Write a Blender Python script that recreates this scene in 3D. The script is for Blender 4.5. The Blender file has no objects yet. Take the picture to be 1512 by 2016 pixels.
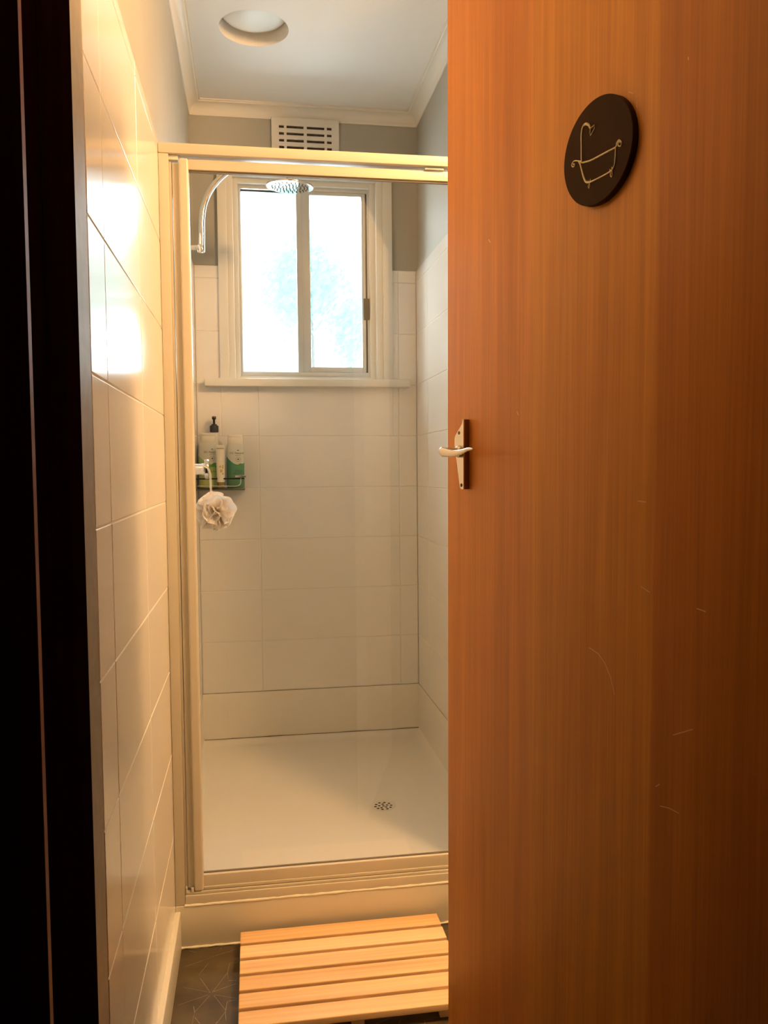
import bpy, bmesh, math, random
from mathutils import Vector, Matrix, noise
random.seed(7)
C = bpy.context.scene.collection
sc = bpy.context.scene

# ------------------------------------------------------------ camera
CAM_H, YAW, PITCH, ROLL, FPX = 1.182, .1577, -.0543, -.0092, 1625.6
fw = Vector((math.sin(YAW)*math.cos(PITCH), math.cos(YAW)*math.cos(PITCH), math.sin(PITCH)))
rt0 = Vector((math.cos(YAW), -math.sin(YAW), 0)); up0 = rt0.cross(fw)
RT = rt0*math.cos(ROLL) + up0*math.sin(ROLL); UP = up0*math.cos(ROLL) - rt0*math.sin(ROLL)
cd = bpy.data.cameras.new('camera'); cam = bpy.data.objects.new('camera', cd); C.objects.link(cam)
M = Matrix((RT, UP, -fw)).transposed().to_4x4(); M.translation = Vector((0, 0, CAM_H)); cam.matrix_world = M
cd.sensor_width = 36; cd.sensor_fit = 'AUTO'; cd.lens = FPX*36/2016; cd.clip_start = .02
sc.camera = cam

# ------------------------------------------------------------ world, light, exposure
sc.view_settings.view_transform = 'Standard'; sc.view_settings.look = 'None'
sc.view_settings.gamma = 1; sc.view_settings.use_curve_mapping = False
sc.view_settings.exposure = 0.6
w = bpy.data.worlds.new('sky'); sc.world = w; w.use_nodes = True
wn = w.node_tree.nodes; wl = w.node_tree.links
bg = wn['Background']; sky = wn.new('ShaderNodeTexSky'); sky.sky_type = 'HOSEK_WILKIE'
sky.turbidity = 5; sky.sun_direction = (.3, -.5, .8)
wl.new(sky.outputs[0], bg.inputs[0]); bg.inputs[1].default_value = 1.2
def area(name, loc, target, sx, sy, power, col, spread=180):
    l = bpy.data.lights.new(name, 'AREA'); l.shape = 'RECTANGLE'; l.size = sx; l.size_y = sy
    l.energy = power; l.color = col; l.spread = math.radians(spread)
    o = bpy.data.objects.new(name, l); C.objects.link(o); o.location = loc
    o.rotation_euler = (Vector(target)-Vector(loc)).to_track_quat('-Z', 'Y').to_euler(); return o
DAY = area('daylight_at_window', (.2, 4.0, 2.05), (.2, 3.3, 1.9), 1.5, 1.6, 80, (.88, .98, 1))
WARM = (1, .56, .24)
def point(name, loc, power, col, r):
    l = bpy.data.lights.new(name, 'POINT'); l.energy = power; l.color = col; l.shadow_soft_size = r
    o = bpy.data.objects.new(name, l); C.objects.link(o); o.location = loc; return o
LAMP_POS = (1.05, 1.24, 2.42)
LAMP = point('bathroom_bulb', LAMP_POS, 72, WARM, .10)

# ------------------------------------------------------------ helpers
def P(u, v, Y):                       # the point at depth Y seen at (u, v)
    d = fw + RT*((u-756)/FPX) - UP*((v-1008)/FPX)
    return Vector((0, 0, CAM_H)) + d*(Y/d.y)
def mat(name, col, rough=.5, metal=0, spec=.5, nscale=0, namt=0, bump=0, bscale=40, coat=0, stretch=None, sss=0):
    m = bpy.data.materials.new(name); m.use_nodes = True
    n = m.node_tree.nodes; l = m.node_tree.links; b = n['Principled BSDF']
    b.inputs['Base Color'].default_value = (*col, 1); b.inputs['Roughness'].default_value = rough
    b.inputs['Metallic'].default_value = metal; b.inputs['Specular IOR Level'].default_value = spec
    b.inputs['Coat Weight'].default_value = coat; b.inputs['Coat Roughness'].default_value = .08
    tc = n.new('ShaderNodeTexCoord'); mp = n.new('ShaderNodeMapping')
    l.new(tc.outputs['Object'], mp.inputs[0])
    if stretch: mp.inputs['Scale'].default_value = stretch
    if namt:
        t = n.new('ShaderNodeTexNoise'); t.inputs['Scale'].default_value = nscale; t.inputs['Detail'].default_value = 4
        l.new(mp.outputs[0], t.inputs[0])
        r = n.new('ShaderNodeValToRGB'); r.color_ramp.elements[0].position = .3; r.color_ramp.elements[1].position = .7
        r.color_ramp.elements[0].color = (*[c*(1-namt) for c in col], 1)
        r.color_ramp.elements[1].color = (*[min(1, c*(1+namt)) for c in col], 1)
        l.new(t.outputs[0], r.inputs[0]); l.new(r.outputs[0], b.inputs['Base Color'])
    if bump:
        t = n.new('ShaderNodeTexNoise'); t.inputs['Scale'].default_value = bscale; t.inputs['Detail'].default_value = 3
        l.new(mp.outputs[0], t.inputs[0]); bp = n.new('ShaderNodeBump'); bp.inputs['Strength'].default_value = bump
        bp.inputs['Distance'].default_value = .002
        l.new(t.outputs[0], bp.inputs['Height']); l.new(bp.outputs[0], b.inputs['Normal'])
    return m
def link(name, bm, m, parent=None, smooth=False, label=None):
    me = bpy.data.meshes.new(name); bmesh.ops.recalc_face_normals(bm, faces=bm.faces); bm.to_mesh(me); bm.free()
    if smooth:
        for p in me.polygons: p.use_smooth = True
        try: me.set_sharp_from_angle(angle=math.radians(38))
        except Exception: pass
    for x in (m if isinstance(m, (list, tuple)) else [m]): me.materials.append(x)
    o = bpy.data.objects.new(name, me); C.objects.link(o)
    if parent: o.parent = parent
    if label: o['label'] = label
    return o
def struct(o): o['kind'] = 'structure'; return o
def tag(o, label, cat, group=None):
    o['label'] = label; o['category'] = cat
    if group: o['group'] = group
    return o
def thing(name, label, cat, loc=(0, 0, 0), rz=0, group=None):
    o = bpy.data.objects.new(name, None); C.objects.link(o); o.location = loc; o.rotation_euler = (0, 0, rz)
    o.empty_display_size = .05
    return tag(o, label, cat, group)
def box(bm, x0, x1, y0, y1, z0, z1, bev=0, mi=0, seg=2, rotz=None, off=None):
    r = bmesh.ops.create_cube(bm, size=1); vs = r['verts']
    for v in vs: v.co = Vector(((x0+x1)/2+v.co.x*(x1-x0), (y0+y1)/2+v.co.y*(y1-y0), (z0+z1)/2+v.co.z*(z1-z0)))
    fs = {f for v in vs for f in v.link_faces}
    for f in fs: f.material_index = mi
    if bev:
        es = list({e for v in vs for e in v.link_edges})
        bmesh.ops.bevel(bm, geom=es, offset=bev, segments=seg, profile=.6, affect='EDGES')
def B(*a, **k):
    bm = bmesh.new(); box(bm, *a, **k); return bm
def tube(bm, pts, rad, seg=16, cap=True, mi=0):
    pts = [Vector(p) for p in pts]; n = len(pts)
    rad = rad if isinstance(rad, (list, tuple)) else [rad]*n
    t0 = (pts[1]-pts[0]).normalized(); nrm = t0.orthogonal().normalized(); rings = []
    for i, p in enumerate(pts):
        t = (pts[min(i+1, n-1)]-pts[max(i-1, 0)]).normalized()
        nrm = (nrm - t*nrm.dot(t)).normalized(); b = t.cross(nrm)
        rings.append([bm.verts.new(p+(nrm*math.cos(2*math.pi*k/seg)+b*math.sin(2*math.pi*k/seg))*rad[i]) for k in range(seg)])
    for i in range(n-1):
        for k in range(seg):
            f = bm.faces.new((rings[i][k], rings[i][(k+1) % seg], rings[i+1][(k+1) % seg], rings[i+1][k])); f.material_index = mi
    if cap:
        bm.faces.new(rings[0]).material_index = mi; bm.faces.new(rings[-1]).material_index = mi
def smooth_path(ctrl, n=8):
    c = [Vector(p) for p in ctrl]; c = [c[0]*2-c[1]]+c+[c[-1]*2-c[-2]]; out = []
    for i in range(1, len(c)-2):
        for k in range(n):
            t = k/n; a, b, d, e = c[i-1], c[i], c[i+1], c[i+2]
            out.append(.5*((2*b)+(d-a)*t+(2*a-5*b+4*d-e)*t*t+(-a+3*b-3*d+e)*t**3))
    out.append(c[-2]); return out
def lathe(bm, prof, seg=48, ax='z', c=(0, 0, 0), sx=1, sy=1, mi=0):
    c = Vector(c); rings = []
    def put(r, h, a):
        x, y = r*math.cos(a)*sx, r*math.sin(a)*sy
        return c + (Vector((x, y, h)) if ax == 'z' else Vector((h, x, y)) if ax == 'x' else Vector((x, h, y)))
    for r, h in prof:
        rings.append([bm.verts.new(put(r, h, 0))] if r < 1e-6 else [bm.verts.new(put(r, h, 2*math.pi*k/seg)) for k in range(seg)])
    for i in range(len(rings)-1):
        a, b = rings[i], rings[i+1]
        for k in range(seg):
            k2 = (k+1) % seg
            if len(a) == 1 and len(b) == 1: continue
            if len(a) == 1: f = bm.faces.new((a[0], b[k2], b[k]))
            elif len(b) == 1: f = bm.faces.new((a[k], a[k2], b[0]))
            else: f = bm.faces.new((a[k], a[k2], b[k2], b[k]))
            f.material_index = mi
def prism(bm, poly, fn, h0, h1, mi=0):    # poly in 2D, fn(a, b, h) -> point
    lo = [bm.verts.new(fn(a, b, h0)) for a, b in poly]; hi = [bm.verts.new(fn(a, b, h1)) for a, b in poly]; n = len(poly)
    fs = [bm.faces.new(lo), bm.faces.new(hi)] + [bm.faces.new((lo[i], lo[(i+1) % n], hi[(i+1) % n], hi[i])) for i in range(n)]
    for f in fs: f.material_index = mi
def text_mesh(s, size, name, m, parent, origin, xdir, ydir, align='CENTER', bold=False, wrap=None, label=None):
    cu = bpy.data.curves.new('letters', 'FONT'); cu.body = s; cu.size = size; cu.align_x = align; cu.align_y = 'CENTER'
    if bold: cu.offset = size*.02
    to = bpy.data.objects.new('letters', cu); C.objects.link(to); bpy.context.view_layer.update()
    me = bpy.data.meshes.new_from_object(to.evaluated_get(bpy.context.evaluated_depsgraph_get()))
    bpy.data.objects.remove(to); o_, xd, yd = Vector(origin), Vector(xdir), Vector(ydir)
    for v in me.vertices:
        x, y = v.co.x, v.co.y
        v.co = wrap(x, y) if wrap else o_ + xd*x + yd*y
    me.materials.clear(); me.materials.append(m); me.name = name
    o = bpy.data.objects.new(name, me); C.objects.link(o); o.parent = parent
    if label: o['label'] = label
    return o

# ------------------------------------------------------------ materials
M_tile = mat('glazed_white_tile', (.87, .86, .82), .16, spec=.5, bump=.12, bscale=9)
M_grout = mat('cream_grout', (.78, .76, .70), .7)
M_paint = mat('pale_grey_green_paint', (.42, .42, .37), .55, nscale=6, namt=.03, bump=.08, bscale=60)
M_ceil = mat('ceiling_paint', (.84, .84, .80), .6, bump=.05, bscale=50)
M_white = mat('white_gloss_paint', (.78, .77, .70), .3, bump=.06, bscale=30)
M_alu = mat('cream_powder_coated_aluminium', (.64, .60, .51), .32, bump=.03, bscale=80)
M_hob = mat('painted_hob', (.74, .70, .60), .42, bump=.1, bscale=50)
M_sil = mat('white_sealant', (.85, .82, .72), .35, bump=.4, bscale=90)
M_tray = mat('white_acrylic', (.88, .86, .79), .28)
M_dark = mat('dark_void', (.01, .009, .008), .8)
M_mould = mat('grey_mildew_joint', (.30, .27, .21), .7, nscale=30, namt=.5)
M_chrome = mat('chrome', (.83, .83, .83), .08, metal=1)
M_satin = mat('brushed_chrome', (.56, .54, .52), .25, metal=1, bump=.1, bscale=30, stretch=(1, 1, 20))
M_brownside = mat('brown_handle_backing', (.36, .14, .09), .35)
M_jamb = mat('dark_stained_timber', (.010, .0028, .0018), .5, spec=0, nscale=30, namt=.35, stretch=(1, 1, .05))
M_hall = mat('dark_hall_paint', (.10, .08, .06), .7)
M_winalu = mat('window_aluminium', (.66, .68, .66), .35, metal=.3)
M_black = mat('gap_shade_black', (.012, .012, .014), .5)
M_plastic = mat('black_plastic', (.015, .014, .013), .35)
M_gold = mat('brass_coloured_line', (1, .90, .58), .3)
M_sign = mat('dark_brown_disc', (.050, .020, .005), .6, spec=.1, nscale=60, namt=.08)
M_diff = mat('opal_diffuser', (.86, .86, .80), .4)
M_trimgrey = mat('grey_render_strip', (.30, .27, .22), .5, nscale=40, namt=.1)
M_line = mat('pale_inlay_line', (.30, .25, .18), .6, nscale=80, namt=.3)
M_reed = mat('shrub_leaf', (.30, .80, .74), .6)

def floor_mat():
    m = mat('dark_stone_look_floor', (.085, .064, .034), .42, nscale=14, namt=.35, bump=.2, bscale=60); return m
M_floor = floor_mat()
def wood_mat(name, base, dark, light, fine=1.0, rough=.3, coat=.25, axis='z', big=3.2, leaves=None):
    m = bpy.data.materials.new(name); m.use_nodes = True; n = m.node_tree.nodes; l = m.node_tree.links; b = n['Principled BSDF']
    tc = n.new('ShaderNodeTexCoord')
    def mp(s):
        x = n.new('ShaderNodeMapping'); x.inputs['Scale'].default_value = s; l.new(tc.outputs['Object'], x.inputs[0]); return x
    def ax(a, along): return (a, a, along) if axis == 'z' else (along, a, a)
    def nz(mapn, sc_, det, dist=0):
        t = n.new('ShaderNodeTexNoise'); t.inputs['Scale'].default_value = sc_; t.inputs['Detail'].default_value = det
        t.inputs['Distortion'].default_value = dist; l.new(mapn.outputs[0], t.inputs[0]); return t
    a = nz(mp(ax(1, .06)), big, 2, .3)            # broad veneer bands
    f = nz(mp(ax(1, .012)), 260*fine, 5)          # pores
    g = nz(mp(ax(1, .035)), 34*fine, 4, .6)       # grain
    def ramp(src, c0, c1, p0=.35, p1=.65):
        r = n.new('ShaderNodeValToRGB'); r.color_ramp.elements[0].position = p0; r.color_ramp.elements[1].position = p1
        r.color_ramp.elements[0].color = (*c0, 1); r.color_ramp.elements[1].color = (*c1, 1); l.new(src.outputs[0], r.inputs[0]); return r
    r1 = ramp(a, dark, light); r2 = ramp(g, (.88, .83, .77), (1.06, 1.06, 1.06)); r3 = ramp(f, (.84, .78, .72), (1.06, 1.06, 1.06), .3, .7)
    def mul(x, y, fac=1):
        k = n.new('ShaderNodeMix'); k.data_type = 'RGBA'; k.blend_type = 'MULTIPLY'; k.inputs[0].default_value = fac
        l.new(x, k.inputs[6]); l.new(y, k.inputs[7]); return k.outputs[2]
    o = mul(mul(r1.outputs[0], r2.outputs[0], .8), r3.outputs[0], .8)
    if leaves:                                    # three veneer leaves of different tone
        sp_ = n.new('ShaderNodeSeparateXYZ'); l.new(tc.outputs['Object'], sp_.inputs[0])
        lr = n.new('ShaderNodeValToRGB'); e = lr.color_ramp.elements; l.new(sp_.outputs[0], lr.inputs[0])
        e[0].position = leaves[0]-.003; e[0].color = (1, .98, 1.35, 1); e[1].position = leaves[0]+.003; e[1].color = (.93, .95, .8, 1)
        x = e.new(leaves[1]-.004); x.color = (.95, .93, .8, 1); x = e.new(leaves[1]+.004); x.color = (.82, .68, .50, 1)
        o = mul(o, lr.outputs[0])
    l.new(o, b.inputs['Base Color']); b.inputs['Roughness'].default_value = rough
    b.inputs['Coat Weight'].default_value = coat; b.inputs['Coat Roughness'].default_value = .22
    bp = n.new('ShaderNodeBump'); bp.inputs['Strength'].default_value = .06; bp.inputs['Distance'].default_value = .001
    l.new(f.outputs[0], bp.inputs['Height']); l.new(bp.outputs[0], b.inputs['Normal']); return m
M_door = wood_mat('varnished_timber_veneer', None, (.68, .245, .018), (.93, .40, .042), rough=.42, coat=.0, leaves=(.242, .493))
M_bamboo = wood_mat('bamboo', None, (.84, .56, .28), (.95, .67, .38), fine=.5, rough=.42, coat=.05, axis='x', big=12)

def glass_mat(name, tint, refl=1.0):
    m = bpy.data.materials.new(name); m.use_nodes = True; n = m.node_tree.nodes; l = m.node_tree.links
    n.remove(n['Principled BSDF']); out = n['Material Output']
    t = n.new('ShaderNodeBsdfTransparent'); t.inputs[0].default_value = (*tint, 1)
    g = n.new('ShaderNodeBsdfGlossy'); g.inputs['Roughness'].default_value = .01
    f = n.new('ShaderNodeLayerWeight'); f.inputs[0].default_value = .5
    pw = n.new('ShaderNodeMath'); pw.operation = 'POWER'; pw.inputs[1].default_value = 5; l.new(f.outputs['Facing'], pw.inputs[0])
    mu = n.new('ShaderNodeMath'); mu.operation = 'MULTIPLY_ADD'; mu.inputs[1].default_value = .92*refl; mu.inputs[2].default_value = .04*refl; l.new(pw.outputs[0], mu.inputs[0])
    x = n.new('ShaderNodeMixShader'); l.new(mu.outputs[0], x.inputs[0]); l.new(t.outputs[0], x.inputs[1]); l.new(g.outputs[0], x.inputs[2])
    l.new(x.outputs[0], out.inputs[0]); return m
M_glass = glass_mat('shower_glass', (.97, .975, .965), .9)
def frosted():
    m = bpy.data.materials.new('hammered_frosted_glass'); m.use_nodes = True; n = m.node_tree.nodes; l = m.node_tree.links
    n.remove(n['Principled BSDF']); out = n['Material Output']
    tc = n.new('ShaderNodeTexCoord'); v = n.new('ShaderNodeTexVoronoi'); v.inputs['Scale'].default_value = 130
    l.new(tc.outputs['Object'], v.inputs[0]); bp = n.new('ShaderNodeBump'); bp.inputs['Strength'].default_value = .5
    bp.inputs['Distance'].default_value = .003; l.new(v.outputs[0], bp.inputs['Height'])
    r = n.new('ShaderNodeBsdfRefraction'); r.inputs['IOR'].default_value = 1.02; r.inputs['Roughness'].default_value = .10
    l.new(bp.outputs[0], r.inputs['Normal'])
    t = n.new('ShaderNodeBsdfTransparent'); t.inputs[0].default_value = (.95, .98, 1, 1)
    tl = n.new('ShaderNodeBsdfTranslucent'); tl.inputs[0].default_value = (.9, .95, .98, 1)
    a = n.new('ShaderNodeMixShader'); a.inputs[0].default_value = .35; l.new(t.outputs[0], a.inputs[1]); l.new(r.outputs[0], a.inputs[2])
    b = n.new('ShaderNodeMixShader'); b.inputs[0].default_value = .08; l.new(a.outputs[0], b.inputs[1]); l.new(tl.outputs[0], b.inputs[2])
    l.new(b.outputs[0], out.inputs[0]); return m
M_frost = frosted()

# ------------------------------------------------------------ the shell
XL, XR, YF, YS = -.205, .6516, 3.242, 2.029       # tile faces of the shower
PW = .008                                          # tile thickness over the painted wall
CEIL = 2.555; TOP = 1.9525; YJ = .71; BR = 1.75
# floor with inlay pattern
bm = B(-1.3, BR+.1, -1.4, YS+.02, -.05, 0)
FL = [[(-.1786,1.9537),(-.1416,1.9704),(-.1081,1.987),(-.0621,2.0045)],[(-.1933,1.9539),(-.1472,1.947),(-.1437,1.9132),(-.1483,1.8774),(-.1915,1.8782)],[(-.1439,1.9156),(-.1239,1.9587)],[(-.1404,1.9034),(-.114,1.8438)],[(-.11,1.8442),(-.0784,1.9112)],[(-.0553,1.9504),(-.0738,1.9488),(-.0777,1.9111),(-.0757,1.8898)],[(-.0755,1.8817),(-.0569,1.8796)],[(-.1141,1.8449),(-.1764,1.8745)],[(-.119,1.8371),(-.1818,1.8119)],[(-.1149,1.8342),(-.1445,1.7808)],[(-.1061,1.8468),(-.0567,1.8682)],[(-.1043,1.8345),(-.053,1.8127)],[(-.1055,1.8326),(-.0784,1.7775)],[(-.0556,1.8089),(-.0753,1.806),(-.0782,1.7714),(-.0761,1.743)],[(-.0795,1.7696),(-.0961,1.7352)],[(-.1479,1.8019),(-.1445,1.7808),(-.1471,1.744)],[(-.1428,1.7645),(-.1311,1.7412)],[(-.1735,2.0189),(-.1554,2.008)],[(-.0988,2.0097),(-.0948,2.0194)]]
for i in range(0, 14):
    for j in range(0, 5):
        for L in FL:
            pts = [(x+i*.139, y-j*.278) for x, y in L]
            if any(y > YS-.004 or x < XL+.012 or x > BR for x, y in pts): continue
            for (x0, y0), (x1, y1) in zip(pts, pts[1:]):
                d = Vector((x1-x0, y1-y0)); 
                if d.length < 1e-5: continue
                q = Vector((-d.y, d.x)).normalized()*random.uniform(.00035, .0007)
                f = bm.faces.new([bm.verts.new((x0+q.x, y0+q.y, .0006)), bm.verts.new((x0-q.x, y0-q.y, .0006)), bm.verts.new((x1-q.x, y1-q.y, .0006)), bm.verts.new((x1+q.x, y1+q.y, .0006))])
                f.material_index = 1
struct(link('floor', bm, [M_floor, M_line]))
# walls
wl_ = struct(link('wall_left', B(XL-PW-.1, XL-PW, YJ-.02, YF+.2, -.05, CEIL+.1), M_paint))
wf_bm = bmesh.new()
# far wall with the window opening
WX0, WX1, WZ0, WZ1 = -.056, .494, 1.515, 2.300
YW = YF+PW
for r in ((XL-PW, WX0, 0, CEIL+.1), (WX1, XR+PW+.1, 0, CEIL+.1), (WX0, WX1, 0, WZ0), (WX0, WX1, WZ1, CEIL+.1)):
    box(wf_bm, r[0], r[1], YW, YW+.12, r[2], r[3])
wfar = struct(link('wall_far', wf_bm, M_paint))
wr_ = struct(link('wall_right', B(XR+PW, XR+PW+.1, YS, YF+.2, 0, CEIL+.1), M_paint))
struct(link('wall_partition', B(XR+PW+.1, BR+.1, YS, YS+.1, 0, CEIL+.1), M_paint))
struct(link('wall_bathroom_right', B(BR, BR+.1, YJ-.1, YS, 0, CEIL+.1), M_paint))
OPX = .545
bm = bmesh.new(); box(bm, OPX+.03, BR, YJ-.11, YJ, 0, CEIL+.1); box(bm, -.75, -.167, YJ-.11, YJ, 0, CEIL+.1); box(bm, -.167, OPX+.03, YJ-.11, YJ, 2.10, CEIL+.1)
struct(link('wall_near', bm, M_hall))
struct(link('wall_hall', B(-1.3, BR, -1.4, -1.3, 0, CEIL+.1), M_hall))
struct(link('wall_hall_left', B(-.95, -.85, -1.3, YJ, 0, CEIL+.1), M_hall))
struct(link('wall_hall_right', B(1.3, 1.4, -1.3, YJ-.11, 0, CEIL+.1), M_hall))
# ceiling with a round hole
HC, HR = (.030, 2.690), .108
bm = bmesh.new(); N = 64
x0, x1, y0, y1 = XL-PW, BR+.1, -1.3, YF+.1
inner = [bm.verts.new((HC[0]+HR*math.cos(2*math.pi*k/N), HC[1]+HR*math.sin(2*math.pi*k/N), CEIL)) for k in range(N)]
def on_rect(a):
    c, s = math.cos(a), math.sin(a); ts = []
    if c > 1e-9: ts.append((x1-HC[0])/c)
    if c < -1e-9: ts.append((x0-HC[0])/c)
    if s > 1e-9: ts.append((y1-HC[1])/s)
    if s < -1e-9: ts.append((y0-HC[1])/s)
    t = min(ts); return (HC[0]+c*t, HC[1]+s*t)
outer = [bm.verts.new((*on_rect(2*math.pi*k/N), CEIL)) for k in range(N)]
corners = [(x1, y1), (x0, y1), (x0, y0), (x1, y0)]
for k in range(N):
    k2 = (k+1) % N; a0 = math.atan2(outer[k].co.y-HC[1], outer[k].co.x-HC[0]); cs = None
    for c in corners:
        ca = math.atan2(c[1]-HC[1], c[0]-HC[0]) % (2*math.pi)
        if 2*math.pi*k/N < ca < 2*math.pi*(k+1)/N: cs = bm.verts.new((*c, CEIL))
    vs = [inner[k], outer[k]] + ([cs] if cs else []) + [outer[k2], inner[k2]]
    bm.faces.new(vs)
up_ = [bm.verts.new((v.co.x, v.co.y, CEIL+.056)) for v in inner]
for k in range(N): bm.faces.new((inner[k], inner[(k+1) % N], up_[(k+1) % N], up_[k]))
bm.faces.new(up_)
struct(link('ceiling', bm, M_ceil))
struct(link('ceiling_hall', B(-.95, x0, -1.3, YJ, CEIL, CEIL+.05), M_hall))
# cornice (coved)
def cornice(name, p0, p1, inward, prof=None):
    bm = bmesh.new(); p0, p1, i = Vector(p0), Vector(p1), Vector(inward)
    S = .046; pr = [(0, 0), (0, -S), (.004, -S), (.006, -S+.006)]
    for k in range(9):
        a = math.pi/2*k/8; pr.append((.006+(S-.014)*(1-math.cos(a)), -S+.006+(S-.014)*math.sin(a)))
    pr += [(S-.008+.002, -.004), (S, -.004), (S, 0)]
    prism(bm, pr, lambda a, b, h: (p0.lerp(p1, h)+i*a+Vector((0, 0, CEIL+b))), 0, 1)
    return struct(link(name, bm, M_white, smooth=True))
cornice('trim_1', (XL-PW, YJ, 0), (XL-PW, YW, 0), (1, 0, 0))
cornice('trim_2', (XL-PW, YW, 0), (XR+PW, YW, 0), (0, -1, 0))
cornice('trim_3', (XR+PW, YS, 0), (XR+PW, YW, 0), (-1, 0, 0))

# tiles: one mesh per wall, every tile a bevelled slab, a grout bed behind
def tiles(name, parent, fn, aseams, zseams, holes=(), gap=.0011):
    bm = bmesh.new()
    for a0, a1 in zip(aseams, aseams[1:]):
        for z0, z1 in zip(zseams, zseams[1:]):
            rects = [(a0+gap, a1-gap, z0+gap, z1-gap)]
            for h in holes:
                nr = []
                for r in rects:
                    if r[1] <= h[0] or r[0] >= h[1] or r[3] <= h[2] or r[2] >= h[3]: nr.append(r); continue
                    if r[0] < h[0]: nr.append((r[0], h[0], r[2], r[3]))
                    if r[1] > h[1]: nr.append((h[1], r[1], r[2], r[3]))
                    m0, m1 = max(r[0], h[0]), min(r[1], h[1])
                    if r[2] < h[2]: nr.append((m0, m1, r[2], h[2]))
                    if r[3] > h[3]: nr.append((m0, m1, h[3], r[3]))
                rects = nr
            for r in rects:
                if r[1]-r[0] < .004 or r[3]-r[2] < .004: continue
                t = random.uniform(-.0002, .0002); e = .0016
                lo = [(r[0], r[2]), (r[1], r[2]), (r[1], r[3]), (r[0], r[3])]
                hi = [(r[0]+e, r[2]+e), (r[1]-e, r[2]+e), (r[1]-e, r[3]-e), (r[0]+e, r[3]-e)]
                L0 = [bm.verts.new(fn(a, z, .0)) for a, z in lo]
                L1 = [bm.verts.new(fn(a, z, PW-.0012)) for a, z in lo]
                L2 = [bm.verts.new(fn(a, z, PW-.0003+t)) for a, z in [(p[0]*.5+q[0]*.5, p[1]*.5+q[1]*.5) for p, q in zip(lo, hi)]]
                L3 = [bm.verts.new(fn(a, z, PW+t)) for a, z in hi]
                for A_, B_ in ((L0, L1), (L1, L2), (L2, L3)):
                    for k in range(4): bm.faces.new((A_[k], A_[(k+1) % 4], B_[(k+1) % 4], B_[k]))
                bm.faces.new(L3)
    o = link(name, bm, M_tile, parent)
    bm = bmesh.new()
    zA, zB = zseams[0], zseams[-1]; a0, a1 = aseams[0], aseams[-1]
    rects = [(a0, a1, zA, zB)]
    for h in holes: rects = [(a0, h[0], zA, zB), (h[1], a1, zA, zB), (h[0], h[1], zA, h[2])] + ([(h[0], h[1], h[3], zB)] if h[3] < zB else [])
    for r in rects:
        v = [bm.verts.new(fn(a, z, PW-.0014)) for a, z in ((r[0], r[2]), (r[1], r[2]), (r[1], r[3]), (r[0], r[3]))]; bm.faces.new(v)
    g = link('grout', bm, M_grout, parent)
    return o
zl = [.0] + [1.1037+.2049*k for k in range(-5, 5)]; zl = [0.0] + [z for z in zl if z > .05] + [TOP]
zs = [.3068+.1998*k for k in range(0, 9)]; zs = [z for z in zs if z < TOP-.01] + [TOP]
left = lambda a, z, d: (XL-PW+d, a, z); far = lambda a, z, d: (a, YW-d, z); right = lambda a, z, d: (XR+PW-d, a, z)
tiles('tile_cladding', wl_, left, [1.135, 1.259, 1.651, YS+.014], zl)
tiles('shower_tile_cladding', wl_, left, [YS+.014, 2.44, 2.84, YF], zs)
tiles('tile_cladding', wfar, far, [XL, .028, .579, XR], zs, holes=[(-.113, .556, 1.50, 2.4)])
tiles('tile_cladding', wr_, right, [YS, 2.2337, 2.6337, 3.0337, YF], zs)
# the plain upstand row under the last tile joint
for nm, par, fn, a0, a1 in (('upstand', wl_, left, YS+.02, YF), ('upstand', wfar, far, XL, XR), ('upstand', wr_, right, YS, YF)):
    bm = bmesh.new(); prism(bm, [(a0, .09), (a1, .09), (a1, .3050), (a0, .3050)], lambda a, z, d: fn(a, z, d), .0, PW+.0012)
    link(nm, bm, M_tray, par)
# grey strip where the tiling ends beside the doorway
struct(link('trim_4', B(XL-PW, XL-.0005, .90, 1.1345, 0, 2.2, bev=.001), M_trimgrey))
# skirting
bm = B(XL-.001, -.192, 1.0, YS, 0, .096, bev=.003); struct(link('baseboard_left', bm, M_white, smooth=True))

# hob under the shower screen
bm = bmesh.new(); box(bm, XL, XR+PW, YS, YS+.085, 0, .1075, bev=.003)
hob = struct(link('trim_5', bm, M_hob, smooth=True))
bm = bmesh.new()
pts = [(x, YS-.0005+random.uniform(-.0006, .0006), .0025+random.uniform(-.0006, .001)) for x in [XL+.012+i*.012 for i in range(71)]]
tube(bm, pts, [.0028+random.uniform(-.0008, .0010) for _ in pts], 8)
pts = [(x, YS+.0015, .1080+random.uniform(-.0007, .0007)) for x in [XL+.022+i*.012 for i in range(70)]]
tube(bm, pts, [.0030+random.uniform(-.0008, .0009) for _ in pts], 8)
link('sealant_bead', bm, M_sil, hob, smooth=True)

# ------------------------------------------------------------ shower tray
TZ = .102
tray = thing('shower_tray', 'wide white shower tray floor with a round drain grate', 'shower tray', ((XL+XR)/2, 2.66, 0))
def rel(o, p): o.location = -Vector(p.location) if False else (0, 0, 0); o.matrix_parent_inverse = Matrix.Translation(-Vector(p.location)); return o
bm = bmesh.new(); nx, ny = 40, 50; DX, DY = .394, 2.554
def tz(x, y):
    e = min(x-XL, XR-x, y-YS-.07, YF-y); z = TZ + .004*min(1, math.hypot(x-DX, y-DY)/.5)
    if e < .035: z += .020*(1-e/.035)**2
    return z
g = [[None]*(ny+1) for _ in range(nx+1)]
for i in range(nx+1):
    for j in range(ny+1):
        s = .5-.5*math.cos(math.pi*i/nx); t = .5-.5*math.cos(math.pi*j/ny)
        x = XL+(XR-XL)*s; y = YS+.07+(YF-YS-.07)*t; g[i][j] = bm.verts.new((x, y, tz(x, y)))
for i in range(nx):
    for j in range(ny): bm.faces.new((g[i][j], g[i+1][j], g[i+1][j+1], g[i][j+1]))
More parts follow.
